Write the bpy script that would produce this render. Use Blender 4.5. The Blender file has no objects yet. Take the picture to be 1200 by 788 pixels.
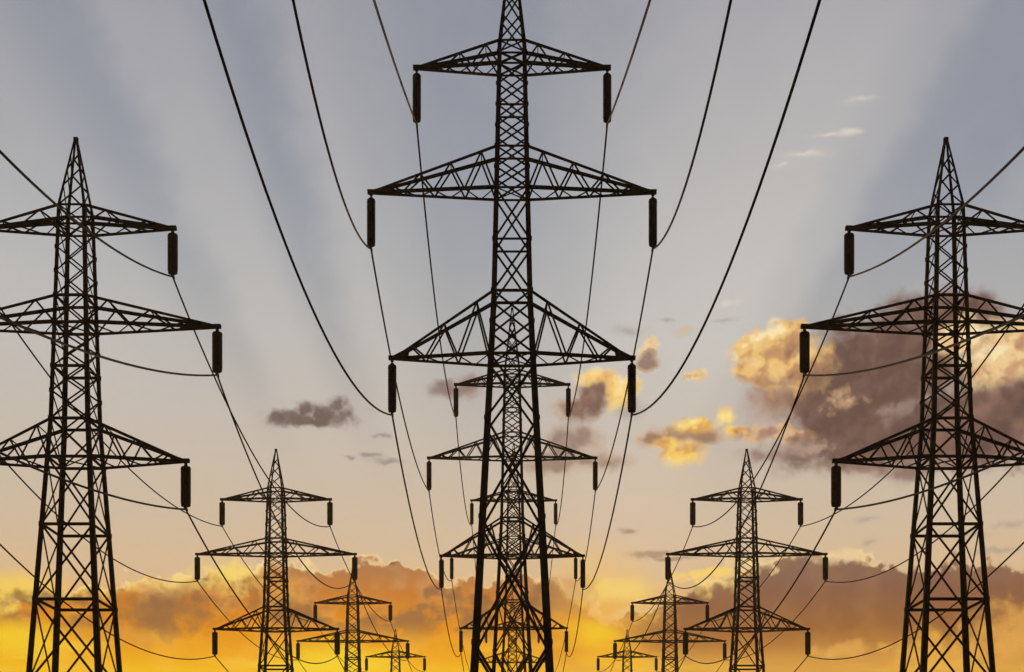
import bpy, math, random
from mathutils import Vector, Matrix

random.seed(7)
SC = bpy.context.scene
COL = SC.collection
R = math.radians

# ------------------------------------------------------------------ camera, exposure
EYE = 1.7                      # eye height over the field
FPX, HZ = 1850.0, 985.0        # focal length and horizon line, in pixels of the 1200 px wide photograph
cam_d = bpy.data.cameras.new('camera')
cam_d.sensor_width = 36.0
cam_d.lens = 36.0 * FPX / 1200.0
cam_d.shift_y = (HZ - 394.0) / 1200.0
cam_d.clip_start = 0.1
cam_d.clip_end = 20000
cam = bpy.data.objects.new('camera', cam_d)
COL.objects.link(cam)
cam.location = (0, 0, EYE)
cam.rotation_euler = (R(90), 0, 0)
SC.camera = cam
SC.view_settings.view_transform = 'Standard'
SC.view_settings.look = 'None'
SC.view_settings.exposure = 0
SC.view_settings.gamma = 1
SC.cycles.max_bounces = 4
SC.cycles.volume_bounces = 1
SC.cycles.use_denoising = True
SC.cycles.denoiser = 'OPENIMAGEDENOISE'
SC.cycles.denoising_input_passes = 'RGB_ALBEDO_NORMAL'
SC.cycles.use_adaptive_sampling = True
SC.cycles.adaptive_threshold = 0.03
SC.cycles.adaptive_min_samples = 16

SUN_AZ, SUN_EL = -0.8, 3.0     # degrees; the sun stands low behind the rows of pylons
sun_dir = Vector((math.sin(R(SUN_AZ)) * math.cos(R(SUN_EL)), math.cos(R(SUN_AZ)) * math.cos(R(SUN_EL)), math.sin(R(SUN_EL))))
sun_d = bpy.data.lights.new('sun', 'SUN')
sun_d.energy = 0.5
sun_d.angle = R(0.5)
sun_d.color = (1.0, 0.62, 0.3)
sun = bpy.data.objects.new('sun', sun_d)
COL.objects.link(sun)
sun.rotation_euler = sun_dir.to_track_quat('Z', 'Y').to_euler()
sun.location = (0, 600, 80)

# ------------------------------------------------------------------ sky: dusk dome with clouds, laid out by azimuth and elevation
world = bpy.data.worlds.new('World')
SC.world = world
world.use_nodes = True
NT = world.node_tree
NT.nodes.clear()
world.cycles.sampling_method = 'MANUAL'
world.cycles.sample_map_resolution = 256


def lin(c):
    return tuple((v / 255 / 12.92) if v / 255 <= 0.04045 else ((v / 255 + 0.055) / 1.055) ** 2.4 for v in c)


class S:
    """a node socket with arithmetic"""
    def __init__(s, k): s.k = k
    def __add__(a, b): return M('ADD', a, b)
    def __radd__(a, b): return M('ADD', b, a)
    def __sub__(a, b): return M('SUBTRACT', a, b)
    def __rsub__(a, b): return M('SUBTRACT', b, a)
    def __mul__(a, b): return M('MULTIPLY', a, b)
    def __rmul__(a, b): return M('MULTIPLY', b, a)
    def __truediv__(a, b): return M('DIVIDE', a, b)


def put(inp, v):
    if isinstance(v, S):
        NT.links.new(v.k, inp)
    else:
        inp.default_value = v


def M(op, a, b=None, c=None, clamp=False):
    n = NT.nodes.new('ShaderNodeMath')
    n.operation = op
    n.use_clamp = clamp
    for i, v in enumerate((a, b, c)):
        if v is not None:
            put(n.inputs[i], v)
    return S(n.outputs[0])


def VM(op, a, b=None, c=None, out=0):
    n = NT.nodes.new('ShaderNodeVectorMath')
    n.operation = op
    for i, v in enumerate((a, b, c)):
        if v is not None:
            put(n.inputs[i], v)
    return S(n.outputs[out])


def vmax(a, b): return M('MAXIMUM', a, b)


def smooth(x, lo, hi):
    n = NT.nodes.new('ShaderNodeMapRange')
    n.interpolation_type = 'SMOOTHSTEP'
    put(n.inputs['Value'], x)
    n.inputs['From Min'].default_value = lo
    n.inputs['From Max'].default_value = hi
    return S(n.outputs['Result'])


def mix(f, a, b, blend='MIX'):
    n = NT.nodes.new('ShaderNodeMix')
    n.data_type = 'RGBA'
    n.blend_type = blend
    put(n.inputs[0], f)
    for i, v in ((6, a), (7, b)):
        if isinstance(v, S): NT.links.new(v.k, n.inputs[i])
        else: n.inputs[i].default_value = (*lin(v), 1)
    return S(n.outputs[2])


def ramp(x, lo, hi, stops, color=True, interp='LINEAR'):
    """x in lo..hi -> colour (sRGB triples) or value"""
    t = M('MULTIPLY_ADD', x, 1.0 / (hi - lo), -lo / (hi - lo), clamp=True)
    n = NT.nodes.new('ShaderNodeValToRGB')
    n.color_ramp.interpolation = interp
    e = n.color_ramp.elements
    stops = sorted(stops)
    while len(e) < len(stops):
        e.new(0.5)
    for i, (p, c) in enumerate(stops):
        e[i].position = (p - lo) / (hi - lo)
    for i, (p, c) in enumerate(stops):
        e[i].color = (*lin(c), 1) if color else (c, c, c, 1)
    NT.links.new(t.k, n.inputs[0])
    return S(n.outputs[0])


def noise(vec, scale, detail=6, rough=0.55, lac=2.0, kind='FBM', color=False):
    n = NT.nodes.new('ShaderNodeTexNoise')
    n.noise_dimensions = '3D'
    NT.links.new(vec.k, n.inputs['Vector'])
    n.inputs['Scale'].default_value = scale
    n.inputs['Detail'].default_value = detail
    n.inputs['Roughness'].default_value = rough
    n.inputs['Lacunarity'].default_value = lac
    return S(n.outputs['Color' if color else 'Fac'])


def voronoi(vec, scale, detail=2.0, rough=0.5):
    n = NT.nodes.new('ShaderNodeTexVoronoi')
    n.feature = 'F1'
    NT.links.new(vec.k, n.inputs['Vector'])
    n.inputs['Scale'].default_value = scale
    n.inputs['Detail'].default_value = detail
    n.inputs['Roughness'].default_value = rough
    return S(n.outputs['Distance'])


def ae(x, y):
    """direction of a point of the photograph: azimuth and elevation, degrees"""
    return (math.degrees(math.atan2(x - 600, FPX)), math.degrees(math.atan2(HZ - y, math.hypot(FPX, x - 600))))


tc = NT.nodes.new('ShaderNodeTexCoord')
DIR = S(tc.outputs['Generated'])          # the viewing direction in the world
sx = NT.nodes.new('ShaderNodeSeparateXYZ')
NT.links.new(DIR.k, sx.inputs[0])
dx, dy, dz = (S(sx.outputs[i]) for i in range(3))
AZ = M('ARCTAN2', dx, dy) * 57.29578
EL = M('ARCSINE', dz) * 57.29578
cb = NT.nodes.new('ShaderNodeCombineXYZ')
NT.links.new(AZ.k, cb.inputs[0]); NT.links.new(EL.k, cb.inputs[1])
P0 = S(cb.outputs[0])
D57 = VM('SCALE', DIR)
D57.k.node.inputs['Scale'].default_value = 57.29578      # one unit = one degree

# turbulence
W1 = VM('SUBTRACT', noise(D57, 0.55, 3, 0.5, color=True), (0.5, 0.5, 0.5))
W2 = VM('SUBTRACT', noise(D57, 2.0, 2, 0.5, color=True), (0.5, 0.5, 0.5))
N1 = (noise(D57, 0.7, 5, 0.5) - 0.5) * 2.2 + 0.5
N2 = (noise(D57, 1.9, 5, 0.54) - 0.5) * 2.2 + 0.5
D57w = VM('MULTIPLY_ADD', W2, (0.35, 0.35, 0.35), D57)
PUFF = (0.86 - voronoi(D57w, 0.85, 2.3, 0.45)) * 0.8 + 0.36
PUFFf = (0.84 - voronoi(D57w, 1.9, 1.5, 0.45)) * 0.8 + 0.36
HA = voronoi(D57w, 1.15, 2.2, 0.5)
HB = voronoi(VM('ADD', D57w, (-0.24, 0.0, 0.26)), 1.15, 2.2, 0.5)
EMB = HB - HA                                            # billows: which side of each lump faces up and left
SQ = VM('MULTIPLY', P0, (0.16, 1.0, 1.0))                # stretched level: streaks
N3 = (noise(SQ, 0.9, 4, 0.6) - 0.5) * 2.2 + 0.5
P1 = VM('MULTIPLY_ADD', W1, (1.5, 1.0, 0.0), P0)
P2 = VM('MULTIPLY_ADD', W2, (0.55, 0.4, 0.0), P1)
P2s = VM('MULTIPLY_ADD', W2, (0.5, 0.4, 0.0), P0)


def blob(P, x, y, rx, ry):
    """1 at the centre, 0 at the rim of an ellipse round photo point x, y"""
    a, e = ae(x, y)
    ra = abs(ae(x + rx, y)[0] - a)
    re = abs(ae(x, y - ry)[1] - e)
    v = VM('MULTIPLY_ADD', P, (1 / ra, 1 / re, 0), (-a / ra, -e / re, 0))
    return 1.0 - VM('LENGTH', v, out=1)


def union(P, items):
    d = None
    for it in items:
        b = blob(P, *it)
        d = b if d is None else M('SMOOTH_MAX', d, b, 0.18)
    return d


# --- clear sky
shade = ramp(EL, -2, 90, [(-2, (120, 70, 30)), (2, (215, 125, 28)), (6, (250, 176, 26)), (7.3, (244, 172, 40)), (8.3, (234, 174, 84)), (9.4, (216, 184, 142)),
                          (11.4, (206, 187, 160)), (14.7, (190, 181, 173)), (17.5, (172, 172, 172)), (20.5, (154, 159, 168)), (23, (144, 150, 163)), (28, (137, 143, 157)),
                          (40, (112, 121, 146)), (90, (66, 76, 104))])
light = ramp(EL, -2, 90, [(-2, (130, 76, 30)), (2, (220, 132, 30)), (6, (253, 186, 34)), (7.3, (250, 186, 62)), (8.3, (242, 186, 108)), (9.4, (230, 196, 154)),
                          (11.4, (217, 194, 168)), (14.7, (209, 198, 184)), (17.5, (206, 202, 196)), (20.5, (201, 198, 194)), (23, (193, 190, 188)), (28, (175, 173, 177)),
                          (40, (124, 130, 148)), (90, (66, 76, 104))])
PHI = M('ARCTAN2', AZ + 0.95, EL - 2.6) * 57.29578         # angle round the hidden sun: the crepuscular rays
PHIn = PHI + (N1 - 0.5) * 1.5
ray = ramp(PHIn, -90, 90, [(-90, .4), (-46, .6), (-38, .5), (-32, .15), (-28, .55), (-25, .55), (-20, .08), (-15, .55), (-10, .35), (-4, .12), (2, .12), (8, .4), (19, .78),
                           (27, .85), (30.5, .85), (33.8, .6), (37, .1), (42, .02), (46, .2), (55, .1), (90, .4)], color=False, interp='EASE')
ray = ramp(EL, 0, 90, [(0, 0), (11, 0), (17, 1), (90, 1)], color=False, interp='EASE') * (ray - 0.45) + 0.45
ray = vmax(ray, smooth(blob(P0, 745, 600, 180, 190), 0.0, 0.9) * 0.95)
sky = mix(ray, shade, light)
sky = mix(smooth(N1, 0.2, 0.9) * 0.06, sky, (196, 192, 190))

# --- glow of the low sun between the clouds
for (x, y, rx, ry, c, s) in ((20, 760, 150, 46, (255, 214, 40), .8),
                             (400, 775, 110, 40, (255, 216, 36), .9), (560, 785, 130, 36, (255, 205, 30), .6), (1100, 785, 80, 40, (255, 205, 90), .6),
                             (800, 780, 90, 30, (250, 170, 40), .6), (25, 690, 80, 30, (255, 214, 90), .8), (700, 700, 90, 90, (246, 196, 96), .45)):
    sky = mix(smooth(blob(P1, x, y, rx, ry), 0.0, 0.8) * s, sky, c)


# --- the low bank of cloud
def top(pts):
    return ramp(AZ, -22, 22, [(ae(x, y)[0], ae(x, y)[1] / 20) for x, y in pts], color=False, interp='EASE') * 20.0


bank_top = top([(0, 700), (60, 690), (120, 688), (160, 672), (215, 668), (250, 662), (330, 655), (385, 668), (425, 657), (455, 651), (485, 660), (515, 678), (550, 672), (600, 668), (650, 676),
                (680, 700), (715, 716), (745, 716), (775, 704), (805, 690), (850, 670), (900, 658), (950, 645), (1000, 650), (1050, 657), (1100, 656), (1150, 660), (1200, 662)])
bank = (bank_top - EL) + (PUFF - 0.36) * 0.8 + (N2 - 0.5) * 0.5
softgap = smooth(blob(P1, 715, 715, 90, 70), 0.0, 0.7)
bank_a = smooth(bank + softgap * 0.3, 0.0, 0.2) * (1.0 - softgap * 0.35)
RIGHT = smooth(AZ, 3.0, 7.0)
core = mix(smooth(AZ, -2.0, 7.0),
           ramp(EL, 5, 12, [(5.0, (254, 204, 30)), (6.0, (253, 194, 14)), (6.5, (246, 170, 4)), (7.5, (232, 144, 0)), (8.2, (216, 130, 14)), (8.8, (200, 120, 38)), (9.8, (172, 115, 72)), (11, (164, 124, 92))]),
           ramp(EL, 5, 12, [(5.0, (236, 176, 76)), (6.0, (226, 164, 70)), (6.5, (208, 148, 68)), (6.95, (178, 118, 56)), (7.55, (149, 94, 52)), (8.7, (131, 87, 66)), (9.8, (128, 96, 85)), (11, (128, 104, 94))]))
core = mix(smooth(N1 * 0.6 + PUFF * 0.4, 0.34, 0.66) * (0.30 - RIGHT * 0.22), core, mix(smooth(EL, 6.5, 9.5), (255, 196, 60), (232, 184, 132)))
core = mix(smooth(N3, 0.5, 0.8) * smooth(7.7 - EL, 0.0, 1.4) * (0.7 - RIGHT * 0.4), core, (255, 206, 58))
rimc = mix(smooth(EL, 8, 10.5), (255, 214, 92), (250, 222, 168))
rimw = ramp(AZ, -22, 22, [(ae(x, 700)[0], v) for x, v in ((0, .9), (60, .5), (140, .75), (280, .95), (330, .6), (380, .35), (520, .3), (640, .5), (760, .7), (860, .75), (900, .3), (950, .4), (1010, .4), (1050, .12), (1200, .1))], color=False)
rim = smooth((rimw - bank) / rimw, 0.0, 0.75) * smooth(PUFF + (N1 - 0.5) * 1.2 + rimw * 0.3, 0.25, 0.7)
core = mix(smooth(N1 + EMB * -0.25 + (N3 - 0.5) * 0.6, 0.42, 0.8) * smooth(EL, 6.9, 8.0) * (0.85 - RIGHT * 0.5), core, (136, 92, 56))
bank_c = mix(rim, core, rimc)
bank_c = mix(smooth((0.26 - bank) / 0.26, 0.0, 0.7) * (0.85 - RIGHT * 0.35), bank_c, (252, 218, 156))
sky = mix(bank_a * 0.97, sky, bank_c)
for (x, y, rx, ry, c, s) in ((690, 745, 74, 46, (244, 168, 30), .8), (698, 744, 40, 22, (255, 214, 30), .7), (712, 766, 60, 24, (250, 186, 24), .6), (722, 690, 58, 18, (255, 220, 112), .65), (400, 776, 100, 30, (255, 222, 40), .85), (15, 752, 90, 28, (255, 214, 36), .8)):
    sky = mix(smooth(blob(P1, x, y, rx, ry) + (N3 - 0.5) * 0.5, -0.1, 0.9) * s, sky, c)
# brighter and darker patches in the bank
for (x, y, rx, ry, c, s) in ((270, 678, 46, 26, (255, 220, 110), .85), (185, 690, 60, 16, (240, 190, 110), .5), (40, 700, 90, 14, (134, 92, 52), .8), (185, 716, 90, 30, (150, 102, 60), .8), (150, 745, 60, 18, (214, 150, 70), .5),
                             (330, 690, 40, 30, (236, 178, 84), .5), (830, 672, 56, 11, (255, 216, 112), .9), (870, 660, 40, 8, (255, 224, 150), .6), (985, 650, 36, 10, (246, 214, 160), .7),
                             (670, 700, 40, 30, (196, 138, 78), .55), (1180, 740, 70, 40, (240, 176, 84), .7), (1000, 762, 70, 12, (250, 190, 96), .5), (1090, 770, 60, 30, (250, 186, 70), .6)):
    sky = mix(smooth(blob(P2, x, y, rx, ry) + (N2 - 0.5) * 0.8 + EMB * 0.4, -0.05, 0.85) * s, sky, c)


def cloud(base, P, blobs, core, edge, bright=None, brightc=None, amp=0.7, soft=0.5, alpha=1.0, thick=(0.0, 0.7), fine=0.7, lumps=0.5, bsoft=(-0.25, 0.8), level=0.0, lit=None, bias=0.5, relief=0.8):
    """a cloud in front of what is behind it: thin rims take the edge colour, thick parts the core colour"""
    d = union(P, blobs) + (PUFF - 0.36) * amp + (N2 - 0.5) * (amp * fine)
    a = smooth(d, -0.25 * soft + level, 0.75 * soft + level)
    if alpha < 1: a = a * alpha
    cc = mix(smooth(d + (N1 - 0.5) * lumps - (PUFFf - 0.36) * (lumps * 0.8), *thick), edge, core)
    if bright:
        b = union(P, bright) + (PUFFf - 0.36) * 0.9 + (N2 - 0.5) * 0.8
        cc = mix(smooth(b, *bsoft), cc, brightc)
    if lit:
        lum = EMB * relief + (0.45 - d) * 0.45 + (N2 - 0.5) * 0.35 + bias
        if bright: lum = lum + smooth(union(P, bright), -0.5, 0.9) * 0.5
        cc = ramp(lum, -0.2, 1.2, [(-0.2, lit[0]), (0.2, lit[1]), (0.6, lit[2]), (1.05, lit[3])], interp='EASE')
    elif relief:
        cc = mix(smooth(EMB, -0.25, 0.45) * 0.30, cc, edge)
    return mix(a, base, cc)


# --- broad mauve cloud at the right with its sunlit lobes
sky = cloud(sky, P2, [(930, 532, 66, 16), (1000, 545, 90, 16), (1100, 548, 130, 18)], (134, 108, 98), (184, 164, 150), amp=0.4, soft=1.0, alpha=.85)
sky = cloud(sky, P2, [(985, 455, 100, 80), (1060, 420, 100, 72), (1010, 505, 115, 50), (1130, 500, 130, 50), (1190, 470, 100, 80), (1190, 412, 60, 44), (1110, 385, 84, 52)],
            (102, 77, 70), (150, 118, 104), amp=0.36, soft=0.5, thick=(-0.3, 0.5), lumps=0.5)
sky = mix(smooth(blob(P2, 985, 466, 30, 20) + (PUFFf - 0.36) * 1.2 + (N2 - 0.5) * 0.8, 0.1, 1.0) * .75, sky, (226, 182, 138))
sky = mix(smooth(blob(P2, 940, 525, 46, 12) + (N2 - 0.5) * 1.2, 0.0, 0.8) * .6, sky, (196, 168, 150))
sky = mix(smooth(blob(P2, 1055, 480, 22, 20) + (PUFFf - 0.36) * 1.2, 0.0, 0.8) * .45, sky, (168, 148, 138))
sky = mix(smooth(blob(P2, 905, 465, 46, 40) + (N1 - 0.5) * 0.8, 0.0, 0.9) * .55, sky, (178, 136, 108))
GOLD = ((158, 116, 92), (196, 148, 104), (238, 194, 122), (254, 230, 174))
sky = cloud(sky, P2, [(1176, 414, 56, 46), (1120, 396, 34, 22), (1200, 398, 40, 34)], (0, 0, 0), (0, 0, 0), [(1150, 400, 40, 40)], (0, 0, 0), amp=0.5, soft=0.7, lit=((172, 134, 112), (208, 160, 118), (240, 204, 148), (252, 228, 180)), bias=0.42)
sky = cloud(sky, P2, [(1210, 478, 64, 46), (1165, 512, 64, 46)], (99, 75, 69), (146, 112, 98), amp=0.35, soft=0.5, lumps=0.5)
sky = cloud(sky, P2, [(908, 412, 48, 34), (926, 393, 27, 25), (880, 408, 26, 18), (936, 428, 42, 38), (893, 432, 32, 18)], (0, 0, 0), (0, 0, 0),
            [(885, 400, 36, 26), (918, 382, 26, 18)], (0, 0, 0), amp=0.5, soft=0.5, lit=GOLD, bias=0.3)
sky = mix(smooth(blob(P2, 955, 440, 46, 44) + (PUFF - 0.36) * 0.6, 0.0, 0.9) * .8, sky, (110, 84, 76))
sky = cloud(sky, P2, [(902, 504, 30, 14), (882, 508, 22, 10), (925, 508, 24, 12)], (158, 120, 100), (234, 192, 146), amp=0.5, soft=0.7, alpha=.9, lit=((140, 108, 96), (172, 132, 106), (222, 178, 132), (244, 210, 162)), bias=0.35)

# --- puffs right of the middle pylons
sky = cloud(sky, P2s, [(668, 520, 42, 30), (650, 542, 54, 20), (690, 540, 54, 14)], (142, 114, 100), (196, 168, 146), amp=0.4, soft=0.8, alpha=.85)
sky = cloud(sky, P2s, [(722, 462, 22, 21), (700, 446, 28, 16), (735, 455, 18, 14)], (250, 206, 122), (255, 228, 168), amp=0.4, soft=0.7, lit=((208, 160, 110), (240, 192, 110), (252, 216, 136), (255, 236, 186)), bias=0.45)
sky = cloud(sky, P2s, [(691, 470, 26, 24), (674, 480, 32, 20), (700, 460, 17, 15)], (124, 95, 86), (190, 154, 122), amp=0.4, soft=0.75, thick=(-0.15, 0.5), lumps=0.5)
sky = cloud(sky, P2s, [(795, 511, 44, 13), (768, 513, 22, 11), (828, 510, 22, 12)], (160, 124, 102), (206, 170, 134), amp=0.5, soft=0.8, lumps=0.9)
sky = cloud(sky, P2s, [(815, 499, 28, 11), (849, 489, 13, 13), (800, 532, 30, 17), (782, 520, 22, 9), (860, 505, 16, 9)], (246, 190, 92), (252, 212, 128), amp=0.5, soft=0.9,
            bright=[(800, 536, 20, 10), (848, 488, 9, 9), (812, 497, 18, 6)], brightc=(0, 0, 0), lit=((176, 132, 96), (222, 168, 92), (250, 206, 106), (255, 230, 150)), bias=0.35)
sky = cloud(sky, P2s, [(763, 403, 10, 10), (762, 415, 13, 14), (759, 427, 14, 10)], (182, 150, 126), (244, 214, 160), amp=0.55, soft=0.8,
            bright=[(762, 402, 14, 12)], brightc=(0, 0, 0), lit=((150, 126, 114), (188, 156, 128), (236, 204, 152), (252, 232, 186)), bias=0.12)
sky = cloud(sky, P2s, [(815, 440, 14, 8), (806, 442, 11, 6)], (226, 188, 132), (240, 208, 156), amp=0.5, soft=0.9, lit=((196, 156, 118), (218, 178, 124), (242, 208, 150), (250, 226, 176)), bias=0.35)
sky = cloud(sky, P2s, [(805, 388, 18, 6)], (214, 188, 154), (204, 186, 166), amp=0.5, soft=1.0, alpha=.8)
sky = cloud(sky, P2s, [(735, 388, 26, 8), (780, 375, 12, 4), (740, 480, 20, 14), (850, 375, 18, 5)], (160, 150, 148), (172, 164, 160), amp=0.5, soft=1.2, alpha=.6)

# --- small dark clouds left of the middle
sky = cloud(sky, P2s, [(336, 490, 32, 13), (358, 482, 20, 15), (380, 488, 26, 15), (404, 490, 24, 16), (395, 476, 13, 12), (365, 494, 40, 10)], (112, 96, 91), (168, 154, 147), amp=0.95, soft=1.1, thick=(-0.1, 0.8), lumps=1.0, fine=1.0)
sky = cloud(sky, P2s, [(535, 457, 38, 13), (552, 450, 24, 12)], (138, 118, 112), (166, 150, 142), amp=0.4, soft=0.6)
sky = cloud(sky, P2s, [(436, 533, 18, 5), (410, 535, 8, 4), (448, 512, 14, 4), (455, 540, 24, 5)], (148, 138, 134), (176, 166, 160), amp=0.5, soft=1.0, alpha=.8)
sky = cloud(sky, P2s, [(762, 650, 34, 6), (735, 622, 14, 5), (790, 655, 34, 3)], (168, 138, 112), (196, 168, 140), amp=0.4, soft=1.1, alpha=.9)

# --- white wisps high on the right, grey streaks low on the right
TILT = VM('MULTIPLY_ADD', W2, (0.6, 0.35, 0.0), P0)
sky = cloud(sky, TILT, [(1012, 116, 22, 5.5), (995, 154, 24, 4.5), (970, 159, 26, 4), (935, 181, 34, 7), (918, 194, 20, 7), (852, 356, 24, 8)],
            (238, 224, 206), (206, 198, 190), amp=0.7, soft=2.2, alpha=.7, lumps=0.7)
sky = cloud(sky, P2s, [(1015, 609, 22, 5), (1018, 636, 12, 5), (1170, 645, 46, 5), (1185, 615, 30, 7), (1120, 628, 46, 5)], (166, 152, 140), (188, 172, 156), amp=0.5, soft=1.6, alpha=.6)

# --- the half of the sky away from the sun is dim, and a trace of the physical sky lies over everything
away = smooth(dy, -0.45, 0.75)
dim = mix(away, (40, 42, 52), (255, 255, 255))
sky = mix(1.0, sky, dim, 'MULTIPLY')
nish = NT.nodes.new('ShaderNodeTexSky')
nish.sky_type = 'NISHITA'
nish.sun_disc = False
nish.sun_elevation = R(SUN_EL)
nish.sun_rotation = R(SUN_AZ)
bg = NT.nodes.new('ShaderNodeBackground')
bg.inputs['Strength'].default_value = 0.1
s10 = VM('SCALE', sky)
s10.k.node.inputs['Scale'].default_value = 10.0
nz = VM('SCALE', S(nish.outputs[0]))
nz.k.node.inputs['Scale'].default_value = 0.02
NT.links.new(VM('ADD', s10, nz).k, bg.inputs['Color'])
wo = NT.nodes.new('ShaderNodeOutputWorld')
NT.links.new(bg.outputs[0], wo.inputs['Surface'])


# ------------------------------------------------------------------ materials
def material(name, base, rough, metal=0.0, var=0.25, scale=3.0, base2=None):
    m = bpy.data.materials.new(name)
    m.use_nodes = True
    t = m.node_tree
    b = t.nodes['Principled BSDF']
    b.inputs['Roughness'].default_value = rough
    b.inputs['Metallic'].default_value = metal
    b.inputs['Specular IOR Level'].default_value = 0.2
    n = t.nodes.new('ShaderNodeTexNoise')
    n.inputs['Scale'].default_value = scale
    n.inputs['Detail'].default_value = 6
    g = t.nodes.new('ShaderNodeTexCoord')
    t.links.new(g.outputs['Object'], n.inputs['Vector'])
    r = t.nodes.new('ShaderNodeValToRGB')
    r.color_ramp.elements[0].position = 0.35
    r.color_ramp.elements[1].position = 0.68
    r.color_ramp.elements[0].color = (*[c * (1 - var) for c in base], 1)
    r.color_ramp.elements[1].color = (*(base2 or [c * (1 + var) for c in base]), 1)
    t.links.new(n.outputs['Fac'], r.inputs[0])
    t.links.new(r.outputs[0], b.inputs['Base Color'])
    return m


STEEL = material('weathered dark steel', (0.014, 0.0135, 0.013), 0.8, 0.0, 0.3, 2.0, (0.03, 0.024, 0.019))
PORC = material('dark glazed insulator', (0.010, 0.008, 0.007), 0.5, 0.0, 0.3, 4.0)
CABLE = material('weathered aluminium cable', (0.028, 0.029, 0.031), 0.7, 0.0, 0.2, 0.5)
GRASS = material('field grass', (0.045, 0.06, 0.022), 0.95, 0.0, 0.4, 0.4, (0.085, 0.08, 0.035))


# ------------------------------------------------------------------ mesh tools
class MB:
    def __init__(s): s.v = []; s.f = []

    def bar(s, a, b, w, w2=None, inward=None, th=None):
        """an angle-section steel member from a to b; its two flanges open towards 'inward'"""
        a = Vector(a); b = Vector(b); w2 = w2 or w
        d = (b - a).normalized()
        ref = Vector(inward) if inward is not None else Vector((0, 1, 0))
        ref = ref - d * ref.dot(d)
        if ref.length < 1e-4:
            ref = Vector((1, 0, 0)) - d * d.x
            if ref.length < 1e-4: ref = Vector((0, 0, 1))
        ref.normalize()
        side = d.cross(ref)
        e1 = (ref + side).normalized(); e2 = (ref - side).normalized()   # flange directions
        i0 = len(s.v)
        for p, q in ((a, w), (b, w2)):
            t = th if th else q * 0.16
            o = -(e1 + e2) * q * 0.33
            for x, y in ((0, 0), (q, 0), (q, t), (t, t), (t, q), (0, q)):
                s.v.append(p + o + e1 * x + e2 * y)
        for i in range(6):
            j = (i + 1) % 6
            s.f.append((i0 + i, i0 + j, i0 + 6 + j, i0 + 6 + i))
        s.f.append(tuple(i0 + i for i in (5, 4, 3, 2, 1, 0)))
        s.f.append(tuple(i0 + 6 + i for i in range(6)))

    def plate(s, pts, nrm, th):
        n = Vector(nrm).normalized() * th / 2
        i0 = len(s.v); k = len(pts)
        s.v += [Vector(p) - n for p in pts] + [Vector(p) + n for p in pts]
        s.f.append(tuple(i0 + i for i in reversed(range(k))))
        s.f.append(tuple(i0 + k + i for i in range(k)))
        for i in range(k):
            j = (i + 1) % k
            s.f.append((i0 + i, i0 + j, i0 + k + j, i0 + k + i))

    def box(s, c, hx, hy, hz):
        c = Vector(c)
        s.plate([c + Vector((x * hx, y * hy, 0)) for x, y in ((-1, -1), (1, -1), (1, 1), (-1, 1))], (0, 0, 1), hz * 2)

    def lathe(s, prof, seg=12, c=(0, 0, 0)):
        c = Vector(c); i0 = len(s.v); k = len(prof)
        for r, z in prof:
            for j in range(seg):
                a = 2 * math.pi * j / seg
                s.v.append(c + Vector((r * math.cos(a), r * math.sin(a), z)))
        for i in range(k - 1):
            for j in range(seg):
                j2 = (j + 1) % seg
                s.f.append((i0 + i * seg + j, i0 + i * seg + j2, i0 + (i + 1) * seg + j2, i0 + (i + 1) * seg + j))
        s.f.append(tuple(i0 + j for j in reversed(range(seg))))
        s.f.append(tuple(i0 + (k - 1) * seg + j for j in range(seg)))

    def tube(s, pts, r, seg=8):
        i0 = len(s.v); n = len(pts)
        for i, p in enumerate(pts):
            d = (pts[min(i + 1, n - 1)] - pts[max(i - 1, 0)]).normalized()
            u = d.cross(Vector((0, 0, 1))).normalized(); w = u.cross(d)
            for j in range(seg):
                a = 2 * math.pi * j / seg
                s.v.append(p + (u * math.cos(a) + w * math.sin(a)) * r)
        for i in range(n - 1):
            for j in range(seg):
                j2 = (j + 1) % seg
                s.f.append((i0 + i * seg + j, i0 + (i + 1) * seg + j, i0 + (i + 1) * seg + j2, i0 + i * seg + j2))
        s.f.append(tuple(i0 + j for j in range(seg)))
        s.f.append(tuple(i0 + (n - 1) * seg + j for j in reversed(range(seg))))

    def build(s, name, mat, parent=None, smooth_=False):
        me = bpy.data.meshes.new(name)
        me.from_pydata([tuple(v) for v in s.v], [], s.f)
        me.update()
        me.materials.append(mat)
        if smooth_:
            for p in me.polygons: p.use_smooth = True
        o = bpy.data.objects.new(name, me)
        COL.objects.link(o)
        if parent: o.parent = parent
        return o


# ------------------------------------------------------------------ ground
def ground():
    g = MB()
    n = 60; ext = 1500.0
    def c(i):
        t = i / n * 2 - 1
        return math.copysign(abs(t) ** 1.8, t) * ext
    for i in range(n + 1):
        for j in range(n + 1):
            x, y = c(i), c(j)
            g.v.append(Vector((x, y, -0.02 - 0.12 * abs(math.sin(x * .021) * math.cos(y * .017)))))
    for i in range(n):
        for j in range(n):
            a = i * (n + 1) + j
            g.f.append((a, a + n + 1, a + n + 2, a + 1))
    o = g.build('ground', GRASS, None, True)
    o['kind'] = 'structure'


ground()


# ------------------------------------------------------------------ the pylons
class Model:
    pass


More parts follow.
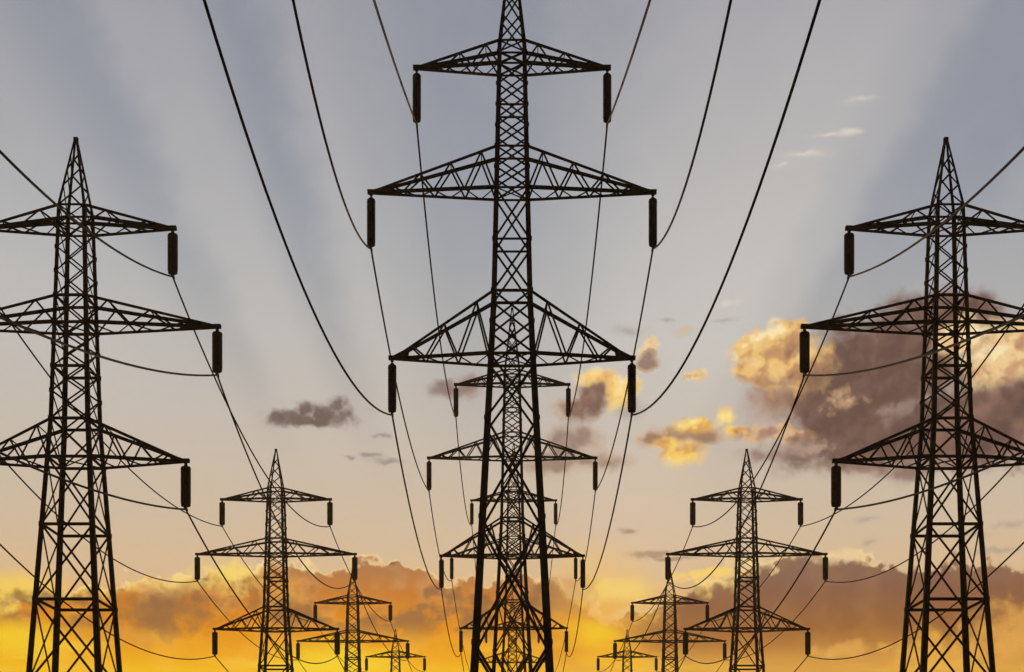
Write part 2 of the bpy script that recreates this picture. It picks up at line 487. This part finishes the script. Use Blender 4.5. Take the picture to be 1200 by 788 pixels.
TALL = Model()      # the pylons of the middle row (heights over the eye, half widths; metres)
TALL.apex = 58.6
TALL.prof = [(-1.7, 3.25), (10.9, 2.52), (31.3, 1.42), (35.4, 1.22), (51.7, 0.84)]
TALL.arms = [(50.2, 51.7, 6.2, 3), (42.1, 44.8, 9.17, 4), (31.3, 35.4, 7.8, 3)]
TALL.levels = [-1.7, 3.6, 12.6, 20.7, 27.1, 31.3, 33.4, 35.4, 38.75, 42.1, 43.45, 44.8, 46.15, 47.5, 48.85, 50.2, 50.95, 51.7]
TALL.ties = [3.6, 31.3, 35.4, 38.75, 42.1, 44.8, 47.5, 50.2, 51.7]
TALL.ins = (3.12, 0.38, 0.285)
TALL.depth = 1.0
TALL.thin = 1.0
TALL.leg = (0.25, 0.46)

LOW = Model()       # the shorter pylons of the two outer rows
LOW.apex = 45.6
LOW.prof = [(-1.7, 3.0), (10.9, 2.22), (24.6, 1.38), (27.1, 1.22), (41.0, 0.84)]
LOW.arms = [(39.75, 41.0, 6.3, 2), (33.35, 35.1, 9.2, 3), (24.6, 27.1, 7.15, 3)]
LOW.levels = [-1.7, 4.4, 10.0, 15.35, 20.2, 24.6, 27.1, 28.9, 30.5, 32.0, 33.35, 35.1, 36.7, 38.25, 39.75, 41.0]
LOW.ties = [4.4, 10.0, 15.35, 20.2, 24.6, 27.1, 30.5, 33.35, 35.1, 39.75, 41.0]
LOW.ins = (2.65, 0.30, 0.345)
LOW.depth = 1.25
LOW.thin = 0.8
LOW.leg = (0.23, 0.45)


def half(m, z):
    p = m.prof
    for (z0, w0), (z1, w1) in zip(p, p[1:]):
        if z <= z1 or (z1, w1) == p[-1]:
            t = (z - z0) / (z1 - z0)
            return w0 + (w1 - w0) * t


def corner(m, z, sx_, sy_):
    w = half(m, z)
    return Vector((sx_ * w, sy_ * w * m.depth, z + EYE))


FACES = [((-1, -1), (1, -1)), ((1, -1), (1, 1)), ((1, 1), (-1, 1)), ((-1, 1), (-1, -1))]


def make_pylon(m):
    root = bpy.data.objects.new('lattice_pylon', None)
    COL.objects.link(root)
    root.empty_display_size = 3
    ztop = m.arms[0][1]
    # four legs
    for q in ((-1, -1), (1, -1), (1, 1), (-1, 1)):
        g = MB()
        zs = [p[0] for p in m.prof]
        for z0, z1 in zip(zs, zs[1:]):
            f0 = (z0 + 1.7) / (ztop + 1.7); f1 = (z1 + 1.7) / (ztop + 1.7)
            wa = m.leg[1] + (m.leg[0] - m.leg[1]) * f0 ** 0.8; wb = m.leg[1] + (m.leg[0] - m.leg[1]) * f1 ** 0.8
            a = corner(m, z0, *q); b = corner(m, z1, *q)
            g.bar(a - (b - a).normalized() * (0.25 if z0 < 0 else 0), b, wa, wb, inward=(-q[0], -q[1], 0))
        # splice plates and step bolts up one leg
        for z in m.levels[1:-1]:
            c = corner(m, z, *q)
            w = 0.13 + 0.05 * (1 - z / ztop)
            g.plate([c + Vector((0, q[1] * .05, dz_)) + Vector((dx_, 0, 0)) for dx_, dz_ in ((-w, -w), (w, -w), (w, w), (-w, w))], (0, 1, 0), 0.03)
        g.build('leg', STEEL, root)
    # bracing of the four faces
    g = MB()
    L = m.levels
    for z0, z1 in zip(L, L[1:]):
        big = m.thin * 0.082 + 0.062 * max(0.0, 1 - z0 / ztop)
        for A, B in FACES:
            nrm = Vector((-(A[0] + B[0]), -(A[1] + B[1]), 0))
            off = nrm.normalized() * 0.03
            g.bar(corner(m, z0, *A), corner(m, z1, *B), big, inward=nrm)
            g.bar(corner(m, z0, *B) + off, corner(m, z1, *A) + off, big, inward=nrm)
    for z in m.ties:
        w = 0.15 if z < 36 else 0.11
        for A, B in FACES:
            nrm = Vector((-(A[0] + B[0]), -(A[1] + B[1]), 0))
            g.bar(corner(m, z, *A), corner(m, z, *B), w, inward=nrm)
        if z in (m.arms[2][0], m.arms[1][0], m.arms[0][0], m.levels[2]):      # plan bracing
            g.bar(corner(m, z, -1, -1), corner(m, z, 1, 1), 0.07)
            g.bar(corner(m, z, 1, -1) + Vector((0, 0, .06)), corner(m, z, -1, 1) + Vector((0, 0, .06)), 0.07)
    g.build('body_bracing', STEEL, root)
    # peak
    g = MB()
    apex = Vector((0, 0, m.apex + EYE))
    tips = {}
    for q in ((-1, -1), (1, -1), (1, 1), (-1, 1)):
        tp = apex + Vector((q[0] * .08, q[1] * .08, 0)); tips[q] = tp
        g.bar(corner(m, ztop, *q), tp, 0.17, 0.11, inward=(-q[0], -q[1], 0))
    ts = [0, .3, .55, .77] if m is LOW else [0, .26, .5, .7, .86]
    for t0, t1 in zip(ts, ts[1:]):
        for A, B in FACES:
            nrm = Vector((-(A[0] + B[0]), -(A[1] + B[1]), 0))
            P = lambda q, t: corner(m, ztop, *q).lerp(tips[q], t)
            g.bar(P(A, t0), P(B, t1), 0.085, inward=nrm)
            if m is TALL: g.bar(P(B, t0), P(A, t1), 0.08, inward=nrm)
    g.box(apex + Vector((0, 0, .02)), .14, .14, .12)
    g.build('peak', STEEL, root)
    # crossarms with their insulators
    clamps = []
    for ai, (zb, zt, hw, n) in enumerate(m.arms):
        for s in (-1, 1):
            g = MB()
            tip = Vector((s * hw, 0, zb + EYE + 0.05))
            ch = {}
            for sy_ in (-1, 1):
                cb_ = corner(m, zb, s, sy_); ct = corner(m, zt, s, sy_)
                tb = tip + Vector((-s * .1, sy_ * .10, -.02)); tt = tip + Vector((-s * .25, sy_ * .12, .12))
                g.bar(cb_, tb, 0.19, 0.17, inward=(0, -sy_, .6))
                g.bar(ct, tt, 0.19, 0.16, inward=(0, -sy_, -.6))
                ch[sy_] = (cb_, tb, ct, tt)
            for sy_ in (-1, 1):
                cb_, tb, ct, tt = ch[sy_]
                nrm = (0, -sy_, 0)
                for k in range(n):      # zigzag between upper and lower chord
                    a0, a1, a2 = k / n, (k + .5) / n, (k + 1) / n
                    if a1 > .93: break
                    g.bar(cb_.lerp(tb, a0), ct.lerp(tt, a1), 0.088, inward=nrm)
                    if a2 < .95: g.bar(ct.lerp(tt, a1), cb_.lerp(tb, a2), 0.088, inward=nrm)
            cb_, tb, ct, tt = ch[-1]; fb, ftb, ft, ftt = ch[1]
            for k in range(n):          # zigzag in the bottom and top planes
                a0, a1, a2 = k / n, (k + .5) / n, (k + 1) / n
                g.bar(cb_.lerp(tb, a0), fb.lerp(ftb, a1), 0.075)
                g.bar(fb.lerp(ftb, a1), cb_.lerp(tb, min(a2, .97)), 0.075)
                g.bar(ct.lerp(tt, a1), ft.lerp(ftt, a1), 0.075)
            t5 = 0.86                   # gusset plates that close the tip
            for sy_ in (-1, 1):
                c0, c1, c2, c3 = ch[sy_]
                g.plate([c0.lerp(c1, t5), c1 + Vector((s * .3, 0, 0)), c3 + Vector((s * .3, 0, 0)), c2.lerp(c3, t5)], (0, 1, 0.02), 0.03)
            g.box(tip + Vector((s * .02, 0, .06)), .22, .17, .12)
            arm = g.build('crossarm', STEEL, root)
            # insulator string: shed stack, with hanger and clamp as its pieces
            ln, hang, rad = m.ins
            ztop_i = tip.z - hang
            pr = [(rad * .45, 0), (rad * .82, -.03), (rad * .95, -.1)]
            nsh = 15
            for i in range(nsh):
                z = -.18 - (ln - .36) * i / nsh; dz_ = (ln - .36) / nsh
                pr += [(rad, z - dz_ * .25), (rad * .98, z - dz_ * .6), (rad * .9, z - dz_ * .8)]
            pr += [(rad * .93, -ln + .1), (rad * .8, -ln + .03), (rad * .4, -ln)]
            g = MB()
            g.lathe([(r, z) for r, z in reversed(pr)], 14, (tip.x, 0, ztop_i))
            ins = g.build('insulator', PORC, arm, True)
            g = MB()
            g.box((tip.x, 0, tip.z - .11), .10, .06, .08)
            g.lathe([(.05, -hang - .04), (.06, -.1)], 8, (tip.x, 0, tip.z))
            g.lathe([(.11, -hang - .03), (.13, -hang + .06), (.06, -hang + .12)], 10, (tip.x, 0, tip.z))
            g.build('hanger', STEEL, ins)
            zc = ztop_i - ln
            g = MB()
            g.lathe([(.07, -.12), (.07, .06)], 8, (tip.x, 0, zc))
            g.plate([(tip.x, -.45, zc - .16), (tip.x, .45, zc - .16), (tip.x, .28, zc - .02), (tip.x, -.28, zc - .02)], (1, 0, 0), .13)
            g.build('clamp', STEEL, ins)
            clamps.append(((ai, s), Vector((tip.x, 0, zc - .16))))
    return root, dict(clamps)


def copy_tree(o, parent=None):
    c = o.copy()
    COL.objects.link(c)
    if parent: c.parent = parent
    for ch in [k for k in bpy.data.objects if k.parent is o]:
        copy_tree(ch, c)
    return c


D1 = 102.78
ROWS = {
    'middle': (TALL, [(0.0, 1.0), (0.2, 0.59), (2.0, 0.44), (0.5, 0.275)]),
    'left': (LOW, [(-511, 1.0), (-276.5, 0.557), (-186.5, 0.388), (-136.5, 0.30)]),
    'right': (LOW, [(508.5, 1.0), (275, 0.557), (185, 0.388), (135, 0.30)]),
}
LABELS = {
    'middle': ['tallest and nearest dark lattice pylon in the middle, its peak beyond the top edge',
               'second pylon of the middle row, seen through the legs of the nearest one',
               'third pylon of the middle row, smaller, behind the second one',
               'farthest faint pylon of the middle row, framed between the big legs low down'],
    'left': ['large dark lattice pylon at the left edge with its left arms cut off',
             'medium lattice pylon on the left, second of the left row',
             'small brownish pylon on the left, just right of the medium one',
             'tiniest pylon of the left row, its peak under the insulator of the third'],
    'right': ['large dark lattice pylon at the right edge before the big mauve cloud',
              'medium lattice pylon on the right, second of the right row',
              'small brownish pylon on the right, just left of the medium one',
              'tiniest pylon of the right row, partly behind the third one'],
}
protos = {}
pos = {}
for row, (m, spots) in ROWS.items():
    pos[row] = []
    for i, (off, s) in enumerate(spots):
        y = D1 / s
        if m not in protos:
            protos[m] = make_pylon(m)
            root = protos[m][0]
        else:
            root = copy_tree(protos[m][0])
        root.location = (off / (18.0 * s), y, 0)
        root['label'] = LABELS[row][i]
        root['category'] = 'pylon'
        root['group'] = 'lattice pylons in three rows'
        pos[row].append(root.location.copy())

# ------------------------------------------------------------------ the cables: one conductor per arm end, clamped under each insulator of its row
NEAR = {   # where the span towards the viewer ends (offset from the arm end, height over the eye, y) and its sag
    ('middle', 0): (1.0, 18.0, -8, 1.88), ('middle', 1): (-1.56, 59.8, -4.9, 14.5), ('middle', 2): (5.6, 57.9, 5.0, 13.8),
    ('side', 0): (4.27, 27.9, -8, 6.43), ('side', 1): (0.96, 12.5, -8, 4.03), ('side', 2): (-1.93, 20.6, -22, 5.86),
}
SAG = {'middle': [(3.6, 2.75, 3.0), (3.2, 3.0, 3.0), (3.0, 3.0, 3.0)], 'inner': [(4.5, 5.4, 4.2), (2.6, 2.8, 2.6), (2.4, 2.4, 2.4)], 'outer': [(3.4, 4.1, 3.5), (2.8, 2.6, 2.6), (2.4, 2.4, 2.4)]}
ARM = ['top', 'middle', 'bottom']
SIDE = {-1: 'left', 1: 'right'}
for row, (m, spots) in ROWS.items():
    kind = 'middle' if row == 'middle' else 'side'
    cl = protos[m][1]
    for ai in range(3):
        for s in (-1, 1):
            nodes = [p + cl[(ai, s)] for p in pos[row]]
            dxn, zn, yn, sagn = NEAR[(kind, ai)]
            a0 = nodes[0]
            if kind == 'middle':
                xe = a0.x - s * dxn
                if ai == 2: xe = a0.x + s * dxn
                if ai == 1: xe = a0.x + s * dxn
            else:
                xe = a0.x + (dxn if row == 'left' else -dxn)
            first = Vector((xe, yn, zn + EYE))
            chain = [(first, nodes[0], sagn)] + [(nodes[i], nodes[i + 1], SAG['middle' if kind == 'middle' else ('inner' if (s > 0) == (row == 'left') else 'outer')][i][ai]) for i in range(len(nodes) - 1)]
            pts = []
            for a, b, sag in chain:
                n = 48
                for k in range(n + (1 if b is nodes[-1] else 0)):
                    t = k / n
                    p = a.lerp(b, t); p.z -= 4 * sag * t * (1 - t)
                    pts.append(p)
            g = MB()
            g.tube(pts, 0.06, 8)
            o = g.build('power_cable', CABLE, None, True)
            o['label'] = 'sagging cable under the %s ends of the %s arms of the %s row of pylons' % (SIDE[s], ARM[ai], row)
            o['category'] = 'power cable'
            o['group'] = 'cables strung along the pylons'

# ------------------------------------------------------------------ haze: the warm evening air that the far pylons fade into
hm = bpy.data.materials.new('evening air')
hm.use_nodes = True
t = hm.node_tree
t.nodes.clear()
vol = t.nodes.new('ShaderNodeVolumePrincipled')
vol.inputs['Color'].default_value = (0.95, 0.74, 0.46, 1)
vol.inputs['Density'].default_value = 0.00036
vol.inputs['Anisotropy'].default_value = 0.5
ou = t.nodes.new('ShaderNodeOutputMaterial')
t.links.new(vol.outputs[0], ou.inputs['Volume'])
g = MB()
g.box((0, 0, 31.4), 1600, 1600, 32.6)
hz = g.build('haze', hm)
hz['kind'] = 'stuff'
